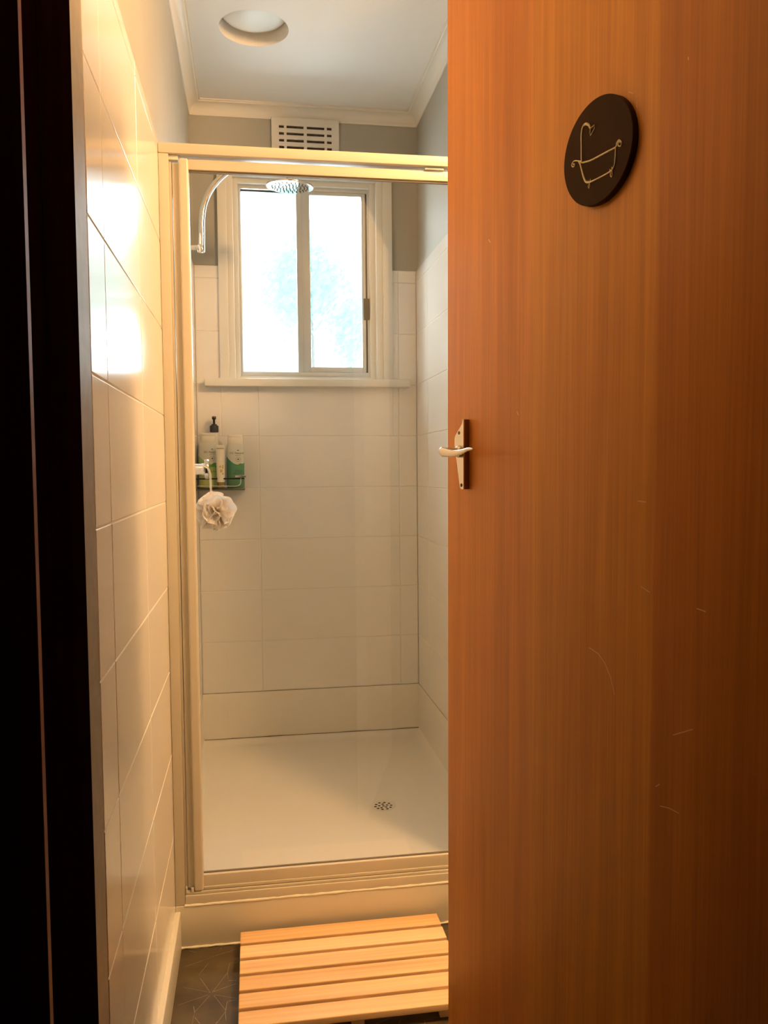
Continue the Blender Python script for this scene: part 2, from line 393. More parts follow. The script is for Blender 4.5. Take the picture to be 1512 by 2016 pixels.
rel(link('tray_floor', bm, M_tray, tray, smooth=True), tray)
bm = bmesh.new()
for i in range(60):
    x = XL+.004+(XR-XL-.01)*i/59; x2 = XL+.004+(XR-XL-.01)*(i+1)/59
    wd = .0009+.0028*max(0, noise.noise(Vector((x*9, 0, 3)))+.25)
    box(bm, x, min(x2+.001, XR-.002), YF-.0045, YF-.0005, TZ+.0225, TZ+.0225+wd)
rel(link('mildew_joint', bm, M_mould, tray, label='thin dark mildew line along the far joint'), tray)
bm = bmesh.new(); lathe(bm, [(0, .0022), (.036, .0022), (.040, .0012), (.041, 0)], 48, c=(DX, DY, TZ+.001))
gr = rel(link('drain_grate', bm, M_tray, tray, smooth=True), tray)
bm = bmesh.new()
for (px, py) in [(485,452),(603,392),(787,378),(958,408),(458,530),(598,498),(725,440),(890,470),(1040,478),(555,598),(683,570),(755,503),(855,543),(1020,553),(720,630),(900,611)]:
    u, v = 715+px/18.9, 1560+py/18.9
    d = fw + RT*((u-756)/FPX) - UP*((v-1008)/FPX); q = Vector((0, 0, CAM_H))+d*((TZ+.0036-CAM_H)/d.z)
    vs = [bm.verts.new((q.x+.0046*math.cos(2*math.pi*k/14), q.y+.0043*math.sin(2*math.pi*k/14), TZ+.0036)) for k in range(14)]; bm.faces.new(vs)
o = link('drain_hole', bm, M_dark, gr, label='dark round drain holes')

# ------------------------------------------------------------ shower screen
scr = thing('shower_screen', 'cream framed pivot shower screen with clear glass door on a low hob', 'shower screen', ((XL+XR)/2, YS+.03, 0))
def sp(name, bm, m, smooth=True, parent=None, label=None):
    o = link(name, bm, m, parent or scr, smooth=smooth, label=label)
    if not parent: rel(o, scr)
    return o
Y0 = YS+.003
bm = bmesh.new(); box(bm, -.2045, -.1815, Y0, Y0+.045, .1085, 1.9215, bev=.0018); box(bm, -.1815, -.176, Y0+.014, Y0+.040, .1085, 1.92, bev=.001)
sp('wall_channel', bm, M_alu)
bm = bmesh.new(); box(bm, XR-.025, XR-.001, Y0, Y0+.045, .1085, 1.9215, bev=.0018); sp('wall_channel', bm, M_alu)
bm = bmesh.new(); box(bm, -.2045, XR-.001, Y0-.001, Y0+.046, 1.9220, 1.9465, bev=.003); sp('head_rail', bm, M_alu)
bm = bmesh.new(); box(bm, -.181, XR-.025, Y0, Y0+.045, .1085, .1315, bev=.002)
box(bm, -.181, XR-.025, Y0+.004, Y0+.040, .1315, .139, bev=.0025); sp('bottom_track', bm, M_alu)
door = bpy.data.objects.new('screen_door', None)
bm = bmesh.new(); box(bm, -.1745, -.157, Y0+.012, Y0+.036, .146, 1.905, bev=.003); box(bm, -.1585, -.1365, Y0+.002, Y0+.034, .140, 1.9135, bev=.006, seg=4)
sp('pivot_stile', bm, M_alu)
bm = bmesh.new(); box(bm, .598, .622, Y0+.004, Y0+.034, .140, 1.9135, bev=.004); sp('closing_stile', bm, M_alu)
bm = bmesh.new(); box(bm, -.1385, .600, Y0+.012, Y0+.030, 1.8905, 1.9145, bev=.002); sp('door_top_rail', bm, M_alu)
bm = bmesh.new(); box(bm, -.1385, .600, Y0+.017, Y0+.026, 1.8865, 1.8915); M_seal = mat('grey_glazing_seal', (.20, .17, .12), .5); sp('glass_seal', bm, M_seal, smooth=False)
bm = bmesh.new(); box(bm, -.1385, .600, Y0+.019, Y0+.025, .1755, .1790); sp('glass_seal', bm, M_seal, smooth=False)
bm = bmesh.new(); box(bm, -.1385, .600, Y0+.010, Y0+.032, .1410, .1765, bev=.002)
box(bm, -.1385, .600, Y0+.007, Y0+.012, .1405, .1480, bev=.001); sp('door_bottom_rail', bm, M_alu)
bm = bmesh.new(); box(bm, -.1380, .600, Y0+.0195, Y0+.0245, .176, 1.8905); sp('glass_pane', bm, M_glass, smooth=False)
bm = bmesh.new(); box(bm, -.182, -.160, Y0+.008, Y0+.030, 1.9100, 1.9215, bev=.002); sp('pivot_block', bm, M_white)
bm = bmesh.new(); box(bm, -.1800, -.1765, Y0+.002, Y0+.012, .139, .151, bev=.0006); box(bm, -.166, -.160, Y0+.002, Y0+.010, .1395, .149, bev=.0006); sp('bottom_pivot', bm, M_alu)
pl_ = bmesh.new(); box(pl_, .435, .482, Y0+.0065, Y0+.012, 1.9150, 1.9190); sp('catch_plate', pl_, M_satin)

# ------------------------------------------------------------ window
def wbox(name, boxes, m, parent=None, label=None, bev=.002):
    bm = bmesh.new()
    for b in boxes: box(bm, *b, bev=bev)
    return link(name, bm, m, parent, smooth=True, label=label)
YA = YF-.014
win = bpy.data.objects.new('window_1', None); C.objects.link(win); win.location = (.22, YW, WZ0); struct(win)
def wr(o): o.matrix_parent_inverse = Matrix.Translation(-Vector(win.location)); return o
bm = bmesh.new()
box(bm, -.1135, -.0785, YA, YW, 1.5225, 2.372, bev=.003); box(bm, .5185, .5555, YA, YW, 1.5225, 2.372, bev=.003)
box(bm, -.0800, .5200, YA, YW, 2.303, 2.372, bev=.003)
wr(link('architrave', bm, M_white, win, smooth=True))
bm = bmesh.new()
box(bm, -.080, -.0555, YA+.010, YW+.10, 1.5225, 2.303, bev=.003); box(bm, .4935, .520, YA+.010, YW+.10, 1.5225, 2.303, bev=.003)
box(bm, -.0555, .4935, YA+.010, YW+.10, 2.292, 2.303, bev=.002)
box(bm, -.0565, -.0370, YW+.015, YW+.10, 1.5225, 2.292, bev=.002); box(bm, .472, .4945, YW+.015, YW+.10, 1.5225, 2.292, bev=.002)
box(bm, -.038, .473, YW+.015, YW+.10, 2.272, 2.292, bev=.002); box(bm, -.038, .473, YW+.012, YW+.10, 1.5225, 1.537, bev=.002)
wr(link('timber_jamb', bm, M_white, win, smooth=True))
wr(wbox('window_sill', [(-.171, .618, YF-.045, YW+.10, 1.494, 1.5235)], M_white, win, bev=.004))
YG = YW+.045
bm = bmesh.new()
box(bm, -.038, -.0265, YG-.012, YG+.035, 1.537, 2.272, bev=.001); box(bm, .464, .473, YG-.012, YG+.035, 1.537, 2.272, bev=.001)
box(bm, -.0265, .464, YG-.012, YG+.035, 2.258, 2.272, bev=.001); box(bm, -.0265, .464, YG-.012, YG+.035, 1.537, 1.5575, bev=.001)
wr(link('aluminium_frame', bm, M_winalu, win, smooth=True))
def sash(nm, x0, x1, z0, z1, yc, sw, lab):
    bm = bmesh.new(); sl, sr, st, sb = sw
    box(bm, x0, x0+sl, yc-.009, yc+.009, z0, z1, bev=.0012); box(bm, x1-sr, x1, yc-.009, yc+.009, z0, z1, bev=.0012)
    box(bm, x0+sl, x1-sr, yc-.009, yc+.009, z1-st, z1, bev=.0012); box(bm, x0+sl, x1-sr, yc-.009, yc+.009, z0, z0+sb, bev=.0012)
    s = wr(link('sash_frame', bm, M_winalu, win, smooth=True, label=lab))
    bm = bmesh.new(); box(bm, x0+sl-.001, x1-sr+.001, yc-.0015, yc+.0015, z0+sb-.001, z1-st+.001); link('glass_pane', bm, M_frost, s)
    return s
sash('left', -.0262, .215, 1.5585, 2.2575, YG+.020, (.0015, .020, .0035, .0035), 'fixed left sash')
rs = sash('right', .1865, .457, 1.558, 2.2575, YG-.001, (.052, .0145, .013, .021), 'sliding right sash')
bm = bmesh.new(); box(bm, .206, .209, YG-.014, YG-.009, 1.56, 2.255, bev=.0008); link('pull_ridge', bm, M_winalu, rs, smooth=True)
bm = bmesh.new(); box(bm, .4565, .4645, YG-.006, YG+.030, 1.5585, 2.2575); wr(link('track_gap_shade', bm, M_black, win, label='black strip of open track beside the right sash'))  # shade inside the open track, put in as a black bar
bm = bmesh.new(); box(bm, .4460, .4700, YG-.024, YG-.0105, 1.765, 1.848, bev=.002); link('window_latch', bm, M_plastic, rs, smooth=True, label='black latch on the right sash')
bm = bmesh.new(); box(bm, -.0260, .185, YG+.004, YG+.010, 2.2530, 2.2578); wr(link('top_track_gap', bm, M_black, win, label='dark slot above the left pane'))  # shade of the slot, put in as a black bar

# shrub outside the frosted window
sh = thing('garden_shrub', 'pale blue-green shrub blurred behind the frosted window glass', 'shrub', (.28, 3.78, 0))
bm = bmesh.new(); rnd = random.Random(3)
for k in range(5200):
    lobe = k % 4 == 0
    c = Vector((.45+rnd.gauss(0, .028), rnd.gauss(0, .04), 1.80+rnd.gauss(0, .065))) if lobe else Vector((.24+rnd.gauss(0, .075), rnd.gauss(0, .05), 2.03+rnd.gauss(0, .09)))
    c.x -= .28; n_ = Vector((rnd.gauss(0, 1), rnd.gauss(0, 1)-1.2, rnd.gauss(0, 1)+.5)).normalized()
    t = n_.orthogonal().normalized(); b_ = n_.cross(t); s = rnd.uniform(.014, .026)
    bm.faces.new([bm.verts.new(c+t*s), bm.verts.new(c+b_*s*.5), bm.verts.new(c-t*s), bm.verts.new(c-b_*s*.5)])
o = link('foliage', bm, M_reed, sh)
bm = bmesh.new(); tube(bm, [(0, 0, 0), (.01, 0, 1.0), (0, 0, 1.9)], [.02, .015, .006], 8); link('stem', bm, mat('bark', (.1, .07, .04), .8), sh)

# ------------------------------------------------------------ vent
vent = thing('wall_vent', 'white slotted wall vent above the window', 'vent', (.224, YW, 2.385))
bm = bmesh.new()
cols = [(.1235, .1425), (.1525, .2175), (.2295, .2965), (.3065, .3245)]; rows = [(2.4755, 2.4855), (2.4500, 2.4600), (2.4245, 2.4345), (2.3990, 2.4090)]
X0, X1, Z0, Z1 = .095, .353, 2.385, 2.515
xs = [X0]+[c for p in cols for c in p]+[X1]
for i in range(0, len(xs), 2): box(bm, xs[i], xs[i+1], YW-.012, YW-.006, Z0, Z1)
for a, b_ in cols:
    zz = [Z1]+[c for p in rows for c in (p[1], p[0])]+[Z0]
    for i in range(0, len(zz), 2): box(bm, a-.0002, b_+.0002, YW-.012, YW-.006, zz[i+1], zz[i])
for (a, b_, c, d) in ((X0, X1, Z1-.004, Z1), (X0, X1, Z0, Z0+.004), (X0, X0+.004, Z0, Z1), (X1-.004, X1, Z0, Z1)): box(bm, a, b_, YW-.0125, YW-.0002, c, d, bev=.001)
o = link('grille', bm, M_white, vent); o.matrix_parent_inverse = Matrix.Translation(-Vector(vent.location))
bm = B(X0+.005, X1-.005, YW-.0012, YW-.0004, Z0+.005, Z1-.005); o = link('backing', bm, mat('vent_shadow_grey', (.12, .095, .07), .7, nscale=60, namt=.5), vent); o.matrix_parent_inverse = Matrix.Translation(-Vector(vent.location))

# recessed round ceiling light
cl = thing('recessed_ceiling_light', 'unlit round recessed light with a white domed diffuser in the ceiling', 'ceiling light', (HC[0], HC[1], CEIL))
bm = bmesh.new(); lathe(bm, [(.103, .055), (.1035, .045), (.092, .034), (.07, .027), (.045, .024), (0, .022)], 64); link('diffuser', bm, M_diff, cl, smooth=True)
bm = bmesh.new(); lathe(bm, [(.1065, .055), (.1065, .046), (.1035, .044), (.1025, .055)], 64); link('rim_ring', bm, M_white, cl, smooth=True)

# ------------------------------------------------------------ shower head and arm
sa = thing('rain_shower', 'chrome overhead shower arm and round head on the left shower wall', 'shower head', (XL, 2.75, 1.891))
def r2(o): o.matrix_parent_inverse = Matrix.Translation(-Vector(sa.location)); return o
bm = bmesh.new(); lathe(bm, [(0, -.002), (.026, -.002), (.026, .004), (.012, .010), (.0085, .012), (.0085, .052)], 32, ax='x', c=(XL, 2.75, 1.891)); r2(link('wall_flange', bm, M_chrome, sa, smooth=True))
ctrl = [P(394, 495, 2.75), P(397, 488, 2.75), P(397.5, 462, 2.75), P(397.5, 432, 2.75), P(402, 402, 2.75), P(413, 376, 2.75), P(429, 355, 2.75), P(447, 339, 2.75), P(466, 327, 2.75), P(490, 321.5, 2.75), P(520, 320.5, 2.75), P(552, 321, 2.75), P(566, 323, 2.75), P(571, 330, 2.75), P(571, 345, 2.75)]
bm = bmesh.new(); tube(bm, smooth_path(ctrl, 8), .0095, 20); lathe(bm, [(0, 0), (.011, 0), (.012, .003), (.012, .020), (.0095, .024)], 24, c=(P(396, 487, 2.75).x, 2.75, 1.876)); r2(link('shower_arm', bm, M_chrome, sa, smooth=True))
hc = P(570.5, 367, 2.75)
bm = bmesh.new(); lathe(bm, [(0, .030), (.010, .030), (.014, .016), (.020, .008), (.060, .005), (.0755, .003), (.0765, 0), (.0755, -.003), (.070, -.0035), (0, -.0035)], 64)
hd = link('shower_head', bm, M_chrome, sa, smooth=True); hd.location = hc-Vector(sa.location); hd.rotation_euler = (math.radians(3), math.radians(2), 0)
bm = bmesh.new()
for ring, n_ in ((.012, 6), (.024, 12), (.036, 18), (.048, 22), (.058, 26)):
    for k in range(n_):
        a = 2*math.pi*k/n_+ring*40; lathe(bm, [(.0018, -.0030), (.0015, -.0062), (0, -.0066)], 8, c=(ring*math.cos(a), ring*math.sin(a), 0))
nz_ = link('nozzles', bm, mat('grey_rubber_nozzle', (.08, .11, .08), .5), hd, smooth=True); nz_['kind'] = 'stuff'

# mixer
mx = thing('shower_mixer', 'chrome shower mixer knob on the left shower wall with a white sponge hanging', 'tap', (XL, 2.5, 1.181))
bm = bmesh.new(); lathe(bm, [(0, 0), (.034, 0), (.034, .004), (.030, .008), (.0, .008)], 40, ax='x'); link('back_plate', bm, M_chrome, mx, smooth=True)
bm = bmesh.new(); lathe(bm, [(.016, .006), (.016, .058), (.0175, .060), (.0175, .066), (0, .067)], 32, ax='x'); link('body', bm, M_chrome, mx, smooth=True)
bm = bmesh.new(); lathe(bm, [(0, .0665), (.0275, .0668), (.0290, .0680), (.0292, .0770), (.0280, .0790), (.010, .0800), (0, .0800)], 40, ax='x'); link('handle', bm, M_chrome, mx, smooth=True)
mx['label'] = 'chrome shower mixer knob projecting from the left shower wall'

# sponge (mesh puff) on its string
pf = thing('bath_puff', 'white mesh bath puff hanging by a cord from the chrome mixer', 'bath sponge', P(424, 1007, 2.463))
M_puff = bpy.data.materials.new('white_nylon_mesh'); M_puff.use_nodes = True
_n = M_puff.node_tree.nodes; _l = M_puff.node_tree.links; _b = _n['Principled BSDF']; _b.inputs['Base Color'].default_value = (.98, .95, .92, 1); _b.inputs['Roughness'].default_value = .6
_t = _n.new('ShaderNodeBsdfTranslucent'); _t.inputs[0].default_value = (.98, .95, .92, 1); _m = _n.new('ShaderNodeMixShader'); _m.inputs[0].default_value = .5
_l.new(_b.outputs[0], _m.inputs[1]); _l.new(_t.outputs[0], _m.inputs[2]); _l.new(_m.outputs[0], _n['Material Output'].inputs[0])
bm = bmesh.new(); rnd = random.Random(11)
for k in range(16):
    ax_ = Vector((rnd.gauss(0, 1), rnd.gauss(0, 1), rnd.gauss(0, .8))).normalized(); t = ax_.orthogonal().normalized(); b_ = ax_.cross(t)
    R0 = rnd.uniform(.046, .062); ph = rnd.uniform(0, 6.28); wv = rnd.randint(3, 5); am = rnd.uniform(.008, .015); cup = rnd.uniform(-.4, .4)
    NR, NA = 7, 64; prev = None
    for i in range(NR+1):
        r = R0*i/NR; ring = []
        for j in range(NA):
            a = 2*math.pi*j/NA; f_ = (i/NR)**1.5
            off = am*f_*math.sin(wv*a+ph)+am*.5*f_*math.sin((wv*2+1)*a+ph*2)
            rr = r*(1+.10*f_*math.sin(3*a+ph))
            p = t*math.cos(a)*rr+b_*math.sin(a)*rr+ax_*(off+cup*r*r/R0)
            p.z *= .92; p.x *= 1.0; ring.append(p)
        ring = [bm.verts.new(p) for p in ring]
        if prev:
            for j in range(NA): bm.faces.new((prev[j], prev[(j+1) % NA], ring[(j+1) % NA], ring[j]))
        prev = ring
link('mesh_ruffle', bm, M_puff, pf, smooth=True)
bm = bmesh.new(); rnd = random.Random(5)
q = Vector(pf.location)
cp = [P(u, v, 2.466)-q for u, v in ((400, 918), (408, 922), (412.5, 932), (413.5, 945), (414, 962), (415, 985))]
tube(bm, smooth_path(cp, 5), .0013, 8); cp = [c+Vector((.003, .006, 0)) for c in cp]; tube(bm, smooth_path(cp, 5), .0011, 8); link('cord', bm, mat('white_cord', (.85, .82, .78), .7), pf, smooth=True)

# ------------------------------------------------------------ corner caddy and bottles
YB = 3.160
def PB(u, v, Y=YB): return P(u, v, Y)
cz = PB(430, 962).z
cad = thing('corner_caddy', 'low chrome wire caddy holding bottles in the far left shower corner', 'caddy', (XL, YF, cz-.004))
def r3(o): o.matrix_parent_inverse = Matrix.Translation(-Vector(cad.location)); return o
bm = bmesh.new(); xr = PB(482, 950, 3.105).x
box(bm, XL+.001, xr, 3.095, YF-.001, cz-.005, cz-.0015, bev=.001); r3(link('base_plate', bm, mat('smoked_plastic', (.10, .11, .07), .3), cad, smooth=True))
zr = PB(470, 938, 3.10).z
bm = bmesh.new(); box(bm, PB(463, 938, 3.09).x, PB(484, 938, 3.09).x, 3.082, 3.098, zr-.0035, zr+.0040, bev=.001); r3(link('rail_end_clip', bm, M_satin, cad, smooth=True))
zk = PB(470, 942, 3.10).z
bm = bmesh.new()
for (u0, u1) in ((386, 428), (440, 481)): box(bm, PB(u0, 940, 3.10).x, PB(u1, 940, 3.10).x, 3.095, 3.100, zk-.0028, zk+.0028, bev=.0008)
r3(link('front_rail', bm, M_plastic, cad, smooth=True, label='black front rail'))
bm = bmesh.new(); w_ = [P(474, 941, 3.090), P(474, 950, 3.090), P(471, 955, 3.090), P(463, 957, 3.090), P(444, 957, 3.090), P(400, 957, 3.090), P(388, 957, 3.090)]
tube(bm, smooth_path(w_, 5), .0011, 8); r3(link('wire_guard', bm, M_chrome, cad, smooth=True))

def ell(bm, prof, c, dep=.55, seg=40, mi=None):
    lathe(bm, prof, seg, c=c, sx=1, sy=dep)
def product_bottle(u0, u1, v0, v1, Y, green, green2, lab, word, tilt):
    a, b_ = P(u0, v1, Y), P(u1, v1, Y); top = P((u0+u1)/2, v0, Y); c = Vector(((a.x+b_.x)/2, Y, (a.z+b_.z)/2)); H = top.z-c.z; R = (b_.x-a.x)/2
    t = thing('body_wash_bottle', lab, 'bottle', c, 0, None)
    m = bpy.data.materials.new('printed_bottle'); m.use_nodes = True; n = m.node_tree.nodes; l = m.node_tree.links; bs = n['Principled BSDF']; bs.inputs['Roughness'].default_value = .35
    tc = n.new('ShaderNodeTexCoord'); sx = n.new('ShaderNodeSeparateXYZ'); l.new(tc.outputs['Object'], sx.inputs[0])
    # green lower part whose edge dips towards the right centre of the label
    sub = n.new('ShaderNodeMath'); sub.operation = 'SUBTRACT'; sub.inputs[1].default_value = R*.35; l.new(sx.outputs[0], sub.inputs[0])
    sq = n.new('ShaderNodeMath'); sq.operation = 'MULTIPLY'; l.new(sub.outputs[0], sq.inputs[0]); l.new(sub.outputs[0], sq.inputs[1])
    k = n.new('ShaderNodeMath'); k.operation = 'MULTIPLY_ADD'; k.inputs[1].default_value = H*.16/(R*R*1.8); k.inputs[2].default_value = H*.44; l.new(sq.outputs[0], k.inputs[0])
    lt = n.new('ShaderNodeMath'); lt.operation = 'LESS_THAN'; l.new(sx.outputs[2], lt.inputs[0]); l.new(k.outputs[0], lt.inputs[1])
    mx_ = n.new('ShaderNodeMix'); mx_.data_type = 'RGBA'; l.new(lt.outputs[0], mx_.inputs[0]); mx_.inputs[6].default_value = (.68, .70, .60, 1)
    gr_ = n.new('ShaderNodeValToRGB'); gr_.color_ramp.elements[0].color = (*green2, 1); gr_.color_ramp.elements[1].color = (*green, 1)
    mr = n.new('ShaderNodeMapRange'); mr.inputs[1].default_value = 0; mr.inputs[2].default_value = H*.5; l.new(sx.outputs[2], mr.inputs[0]); l.new(mr.outputs[0], gr_.inputs[0]); l.new(gr_.outputs[0], mx_.inputs[7])
    l.new(mx_.outputs[2], bs.inputs['Base Color'])
    bm = bmesh.new(); lathe(bm, [(0, 0), (R*.93, 0), (R*.98, .003), (R, .010), (R, H*.55), (R*.95, H*.75), (R*.88, H*.83), (0, H*.83)], 48, sy=.55); bo = link('bottle_body', bm, m, t, smooth=True)
    bm = bmesh.new(); lathe(bm, [(R*.86, H*.83), (R*.87, H*.832), (R*.85, H*.945), (R*.83, H*.948), (R*.85, H*.952), (R*.84, H*.985), (R*.78, H), (0, H)], 48, sy=.55); link('cap', bm, mat('cream_cap', (.82, .78, .66), .35), t, smooth=True)
    ink = mat('dark_print', (.06, .06, .05), .5)
    def wrap(x, y, x_off=R*.32):
        X = x+x_off; X = max(-R*.97, min(R*.97, X)); return Vector((X, -.55*math.sqrt(max(0, R*R-X*X))-.0006, y))
    def tx(s, size, z, xo=R*.30, nm='label_text', mt=ink): return text_mesh(s, size, nm, mt, bo, (0, 0, 0), (1, 0, 0), (0, 0, 1), wrap=lambda x, y: wrap(x, y+z, xo))
    tx('OC Naturals', .0105, H*.655, R*.22); tx('organic care', .0045, H*.615, R*.32); tx(word, .0085, H*.30, R*.34)
    bm = bmesh.new(); zc = H*.54
    for r0, r1 in ((.0085, .0078), (.0028, 0.0)):
        ring = []
        for rr in (r0, r1):
            ring.append([bm.verts.new(wrap(rr*math.cos(2*math.pi*k/24), zc+rr*math.sin(2*math.pi*k/24))) for k in range(24)] if rr > 0 else None)
        if ring[1]:
            for k in range(24): bm.faces.new((ring[0][k], ring[0][(k+1) % 24], ring[1][(k+1) % 24], ring[1][k]))
        else: bm.faces.new(ring[0])
        if ring[1]: link('label_ring', bm, ink, bo)
        else: link('label_drop', bm, ink, bo)
        bm = bmesh.new()
    bm.faces.new([bm.verts.new(wrap(x, H*.70+y)) for x, y in ((-.003, 0), (.003, 0), (.0015, .004), (0, .0025), (-.0015, .004))])
    link('label_crown', bm, ink, bo)
    bm = bmesh.new()
    for (lx, lz, an, sz) in ((.004, H*.43, .5, .011), (.010, H*.40, -.3, .010), (-.001, H*.405, .1, .010)):
        pts = []
        for k in range(16):
            s_ = 2*math.pi*k/16; x, y = math.cos(s_)*sz, math.sin(s_)*sz*.42; pts.append((lx+x*math.cos(an)-y*math.sin(an), lz+x*math.sin(an)+y*math.cos(an)))
        bm.faces.new([bm.verts.new(wrap(x, y)+Vector((0, -.0003*(1+lx*30), 0))) for x, y in pts])
    link('leaf_print', bm, mat('leaf_green_print', (.10, .32, .05), .45), bo, label='green leaf print')
    return t
product_bottle(392, 434, 853, 961, YB, (.33, .50, .20), (.42, .47, .16), 'white and light green bottle, leftmost in the corner caddy', 'ALOE', 0)
product_bottle(447, 482, 856, 961, YB, (.07, .30, .19), (.13, .25, .13), 'white and dark green bottle, rightmost in the corner caddy', 'STRESS\nBALANCE', 0)
# tube
Yt = 3.118
a, b_ = P(427, 948, Yt), P(443, 948, Yt); c = Vector(((a.x+b_.x)/2, Yt, P(435, 960, Yt).z)); H = P(435, 876, Yt).z-c.z; Rr = (b_.x-a.x)/2
tb = thing('cream_tube', 'slim pale tube standing on its brown cap between the two green bottles', 'tube', c)
M_tube = mat('ivory_tube', (.80, .75, .60), .4)
bm = bmesh.new(); N = 28; rings = []
for i in range(12):
    s = i/11; z = H*.13+(H*.87)*s; rings.append([bm.verts.new(((Rr*(1+.08*s))*math.cos(2*math.pi*k/N), Rr*(.9-.84*s)*math.sin(2*math.pi*k/N), z)) for k in range(N)])
for i in range(11):
    for k in range(N): bm.faces.new((rings[i][k], rings[i][(k+1) % N], rings[i+1][(k+1) % N], rings[i+1][k]))
bm.faces.new(rings[0]); bm.faces.new(rings[-1]); tbo = link('tube_body', bm, M_tube, tb, smooth=True)
bm = bmesh.new(); lathe(bm, [(0, 0), (Rr*.85, 0), (Rr*.88, .002), (Rr*.88, H*.135), (0, H*.135)], 28); link('cap', bm, mat('olive_brown_cap', (.26, .19, .07), .4), tb, smooth=True)
def tw(x, y): 
    s = max(0, min(1, (y-H*.13)/(H*.87))); rx = Rr*(1+.08*s); ry = Rr*(.9-.84*s); x = max(-rx*.97, min(rx*.97, x)); return Vector((x, -ry*math.sqrt(1-(x/rx)**2)-.0006, y))
text_mesh('hamilton', .0075, 'label_text', mat('brown_print', (.16, .10, .05), .5), tbo, (0, 0, 0), (1, 0, 0), (0, 0, 1), wrap=lambda x, y: tw(x, y+H*.92), bold=True)
bm = bmesh.new(); rnd = random.Random(2)
for k in range(9):
    cx_, cz_ = rnd.uniform(-.006, .009), H*rnd.uniform(.28, .52)
    bm.faces.new([bm.verts.new(tw(cx_+rnd.uniform(.002, .004)*math.cos(2*math.pi*j/10), cz_+.0045*math.sin(2*math.pi*j/10))+Vector((0, -.0001*k, 0))) for j in range(10)])
link('flower_print', bm, mat('ochre_print', (.55, .42, .14), .5), tbo, label='ochre flower print')
# pump bottle
Yp = 3.210
a = P(424, 961, Yp); s0 = P(424, 863, Yp).z-a.z; tp = P(424, 820, Yp).z-a.z
pb = thing('pump_bottle', 'clear bottle with black pump standing behind the tube', 'bottle', a)
def bottle_clear():
    m = mat('cloudy_clear_bottle', (.56, .54, .46), .2); return m
R_ = .030
bm = bmesh.new(); lathe(bm, [(0, 0), (R_, 0), (R_+.001, .004), (R_, s0-.035), (R_*.92, s0-.018), (R_*.6, s0-.006), (.011, s0), (.011, s0+.004), (0, s0+.004)], 40, sy=.7); link('bottle_body', bm, bottle_clear(), pb, smooth=True)
z1_ = P(424, 851, Yp).z-a.z; z2_ = P(424, 838, Yp).z-a.z
bm = bmesh.new(); lathe(bm, [(.0165, z1_-.0), (.0165, z2_-.004), (.0155, z2_), (.0105, z2_), (.0105, z2_+.005), (.0045, z2_+.006), (.0045, tp-.012), (.0078, tp-.010), (.0075, tp), (0, tp+.001)], 28)
tube(bm, [(0, 0, tp-.004), (0, -.018, tp-.003), (0, -.034, tp-.008)], [.005, .0042, .0035], 12); link('pump', bm, M_plastic, pb, smooth=True, label='black pump')

# ------------------------------------------------------------ bamboo mat
mt = thing('bath_mat', 'slatted bamboo duckboard standing on the dark floor before the shower hob', 'bath mat', (.2, 1.835, 0))
MX0, MX1 = -.2485, .2475
for i in range(6):
    y1 = .1765-i*.0608; y0 = y1-.0495
    link('slat', B(MX0, MX1, y0, y1, .024, .040, bev=.0028, seg=3), M_bamboo, mt, smooth=True)
for x in (-.19, .0, .19):
    link('batten', B(x-.014, x+.014, -.165, .165, .006, .024, bev=.001), M_bamboo, mt, smooth=True)
for x in (-.19, 0, .19):
    for y in (-.15, .15): link('foot', B(x-.012, x+.012, y-.012, y+.012, .0, .0065, bev=.001), M_bamboo, mt)

# ------------------------------------------------------------ doorway jamb
jb = struct(bpy.data.objects.new('trim_6', None)); C.objects.link(jb)
JX = -.137
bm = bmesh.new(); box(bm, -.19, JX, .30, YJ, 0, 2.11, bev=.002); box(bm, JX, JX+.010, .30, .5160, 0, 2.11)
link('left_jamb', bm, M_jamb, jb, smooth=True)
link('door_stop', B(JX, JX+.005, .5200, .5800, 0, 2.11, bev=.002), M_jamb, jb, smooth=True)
M_highlight = mat('red_brown_highlight', (.42, .08, .015), .5, nscale=30, namt=.4, stretch=(1, 1, .03))  # warm light caught on the jamb edge, put into the colour
bm = bmesh.new(); prism(bm, [(JX, .5100), (JX+.0102, .5100), (JX+.0102, .5175), (JX+.0053, .5245), (JX, .5245)], lambda a, b_, h: (a, b_, h), 0, 2.11); link('painted_highlight', bm, M_highlight, jb, label='reddish edge of the jamb, its highlight painted in')
bm = bmesh.new(); prism(bm, [(JX, .5750), (JX+.0053, .5750), (JX+.0008, .5840), (JX, .5840)], lambda a, b_, h: (a, b_, h), 0, 2.11); link('painted_highlight', bm, mat('faint_highlight', (.16, .03, .008), .6), jb, label='faint highlight painted on the edge of the door stop')  # fainter highlight on the stop edge, also put into the colour
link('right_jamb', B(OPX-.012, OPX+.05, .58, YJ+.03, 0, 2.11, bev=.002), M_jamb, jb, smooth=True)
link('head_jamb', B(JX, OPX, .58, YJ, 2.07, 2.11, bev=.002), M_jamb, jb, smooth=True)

# ------------------------------------------------------------ the timber door
TH = math.radians(16.5); LN = .0082
E0 = Vector((.3342, 1.395, 0)); dd = Vector((math.sin(TH), -math.cos(TH), 0)); nn = Vector((-math.cos(TH), -math.sin(TH), 0))
base = E0 - dd*(LN*CAM_H)
dr = bpy.data.objects.new('door_1', None); C.objects.link(dr); struct(dr)
dr.location = base; dr.rotation_euler = (0, LN, math.atan2(dd.y, dd.x))
W_ = .672
leaf = link('door_leaf', B(0, W_, 0, .035, .010, 2.062, bev=.0012), [M_door, M_white], dr, smooth=True)
for p in leaf.data.polygons:                       # cream painted on its free edge and far side
    if p.normal.y > .3 or (p.normal.x < -.8): p.material_index = 1
